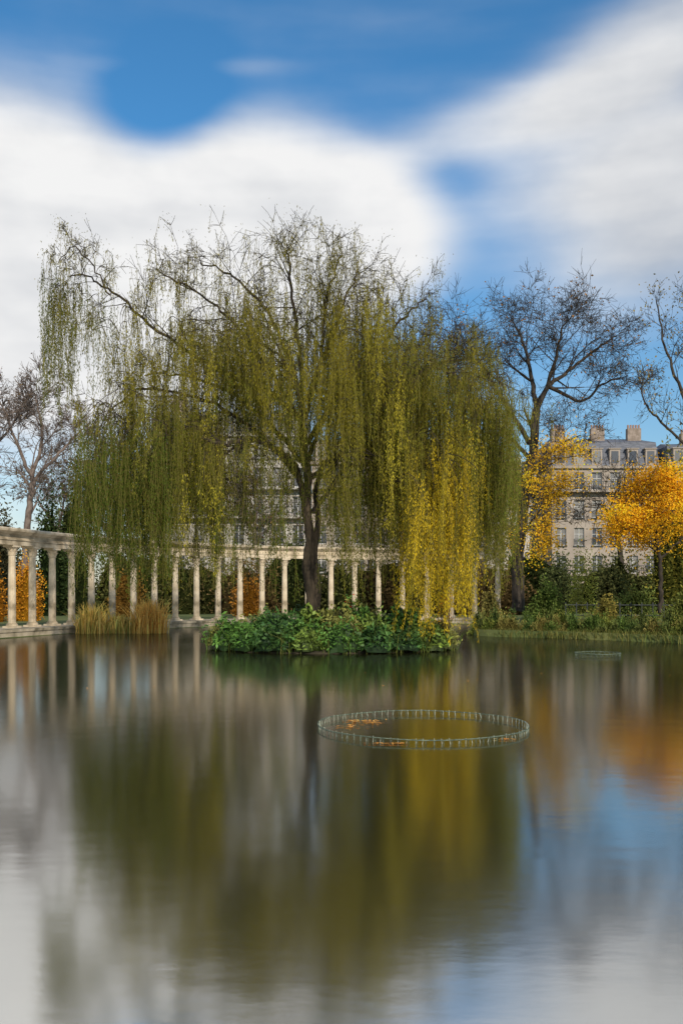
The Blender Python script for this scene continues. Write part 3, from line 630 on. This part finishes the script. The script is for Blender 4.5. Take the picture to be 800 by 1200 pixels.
ns_=Mt('SUBTRACT',nz.outputs["Fac"],.5); ns2=Mt('SUBTRACT',nz2.outputs["Fac"],.5)
u,v=u0,v0
def blob(px,y,rx,ry,rot,amp,pw=1.4):
    cu=math.atan((px-400)/F); cv=(HY-y)/F*math.cos(cu); a=rx/F; b=ry/F; c=math.cos(math.radians(rot)); s=math.sin(math.radians(rot))
    du=Mt('SUBTRACT',u,cu); dv=Mt('SUBTRACT',v,cv)
    p=Mt('DIVIDE',Mt('ADD',Mt('MULTIPLY',du,c),Mt('MULTIPLY',dv,s)),a); q=Mt('DIVIDE',Mt('SUBTRACT',Mt('MULTIPLY',dv,c),Mt('MULTIPLY',du,s)),b)
    r2=Mt('ADD',Mt('MULTIPLY',p,p),Mt('MULTIPLY',q,q)); g=Mt('EXPONENT',Mt('MULTIPLY',Mt('POWER',r2,pw),-1.0)); return Mt('MULTIPLY',g,amp)
def total(l):
    s=l[0]
    for x in l[1:]: s=Mt('ADD',s,x)
    return s
blobs=[blob(0,280,180,185,0,1.0,2),blob(230,310,170,145,0,.8),blob(340,250,150,115,-20,.75,2),blob(450,285,90,90,-30,.55,2),blob(40,430,330,110,0,.7),blob(198,105,58,75,-38,-.46),
       blob(240,78,110,12,4,.22),blob(770,45,165,66,26,.70),blob(600,140,190,36,12,.48),blob(830,225,190,105,22,.78),blob(710,190,170,60,14,.46),
       blob(530,240,36,60,-10,-.08),blob(610,365,130,60,0,-.10),blob(720,320,150,60,8,.16),blob(400,640,900,70,0,.45)]
base=Mt('ADD',total(blobs),Mt('MULTIPLY',Mt('ADD',ns_,Mt('MULTIPLY',ns2,.6)),.46))
far=Mt('MULTIPLY',Mt('SUBTRACT',Mt('ABSOLUTE',u0),.42),4,clamp=True); hi=Mt('MULTIPLY',Mt('SUBTRACT',v0,.68),4,clamp=True); farm=Mt('MAXIMUM',far,hi)
base=Mt('ADD',base,Mt('MULTIPLY',farm,Mt('ADD',.35,Mt('MULTIPLY',ns2,1.5))))
mk=N("ShaderNodeMapRange"); mk.interpolation_type='SMOOTHSTEP'; mk.inputs[1].default_value=-.06; mk.inputs[2].default_value=.94; Lk(base,mk.inputs[0])
cr=N("ShaderNodeMix"); cr.data_type='RGBA'; cr.inputs[6].default_value=(5.2,5.5,6.0,1); cr.inputs[7].default_value=(9.0,9.0,9.0,1)
gr=Mt('SUBTRACT',Mt('ADD',.88,Mt('MULTIPLY',Mt('ADD',ns_,ns2),1.5)),Mt('MULTIPLY',Mt('MULTIPLY',Mt('SUBTRACT',u0,.05),2.4,clamp=True),.8),clamp=True); Lk(gr,cr.inputs[0])
tc2=N("ShaderNodeMix"); tc2.data_type='RGBA'; Lk(Mt('MULTIPLY',v0,2.3,clamp=True),tc2.inputs[0]); tc2.inputs[6].default_value=(1.0,.98,.92,1); tc2.inputs[7].default_value=(.56,1.22,1.50,1)
tint=N("ShaderNodeMix"); tint.data_type='RGBA'; tint.blend_type='MULTIPLY'; tint.inputs[0].default_value=1; Lk(sky.outputs[0],tint.inputs[6]); Lk(tc2.outputs[2],tint.inputs[7])
mix=N("ShaderNodeMix"); mix.data_type='RGBA'; Lk(mk.outputs[0],mix.inputs[0]); Lk(tint.outputs[2],mix.inputs[6]); Lk(cr.outputs[2],mix.inputs[7])
bg=N("ShaderNodeBackground"); bg.inputs[1].default_value=.1; Lk(mix.outputs[2],bg.inputs[0]); ow=N("ShaderNodeOutputWorld"); Lk(bg.outputs[0],ow.inputs[0])
wd.cycles.sampling_method='MANUAL'; wd.cycles.sample_map_resolution=512
sl=bpy.data.lights.new("sun",'SUN'); sl.energy=3.9; sl.angle=math.radians(.5); sl.color=(1,.91,.78); so=link(bpy.data.objects.new("sun",sl))
e_,a_=math.radians(SUN_EL),math.radians(SUN_AZ); dv=Vector((math.sin(a_)*math.cos(e_),math.cos(a_)*math.cos(e_),math.sin(e_))); so.rotation_euler=dv.to_track_quat('Z','Y').to_euler()
cd=bpy.data.cameras.new("camera"); cd.sensor_fit='VERTICAL'; cd.sensor_height=36; cd.lens=36*F/1200; cd.shift_y=(HY-600)/1200; cd.clip_end=4000
co=link(bpy.data.objects.new("camera",cd)); co.location=(0,0,CH); co.rotation_euler=(math.radians(90),0,0); S.camera=co
S.view_settings.view_transform='Standard'; S.view_settings.look='None'; S.view_settings.exposure=0
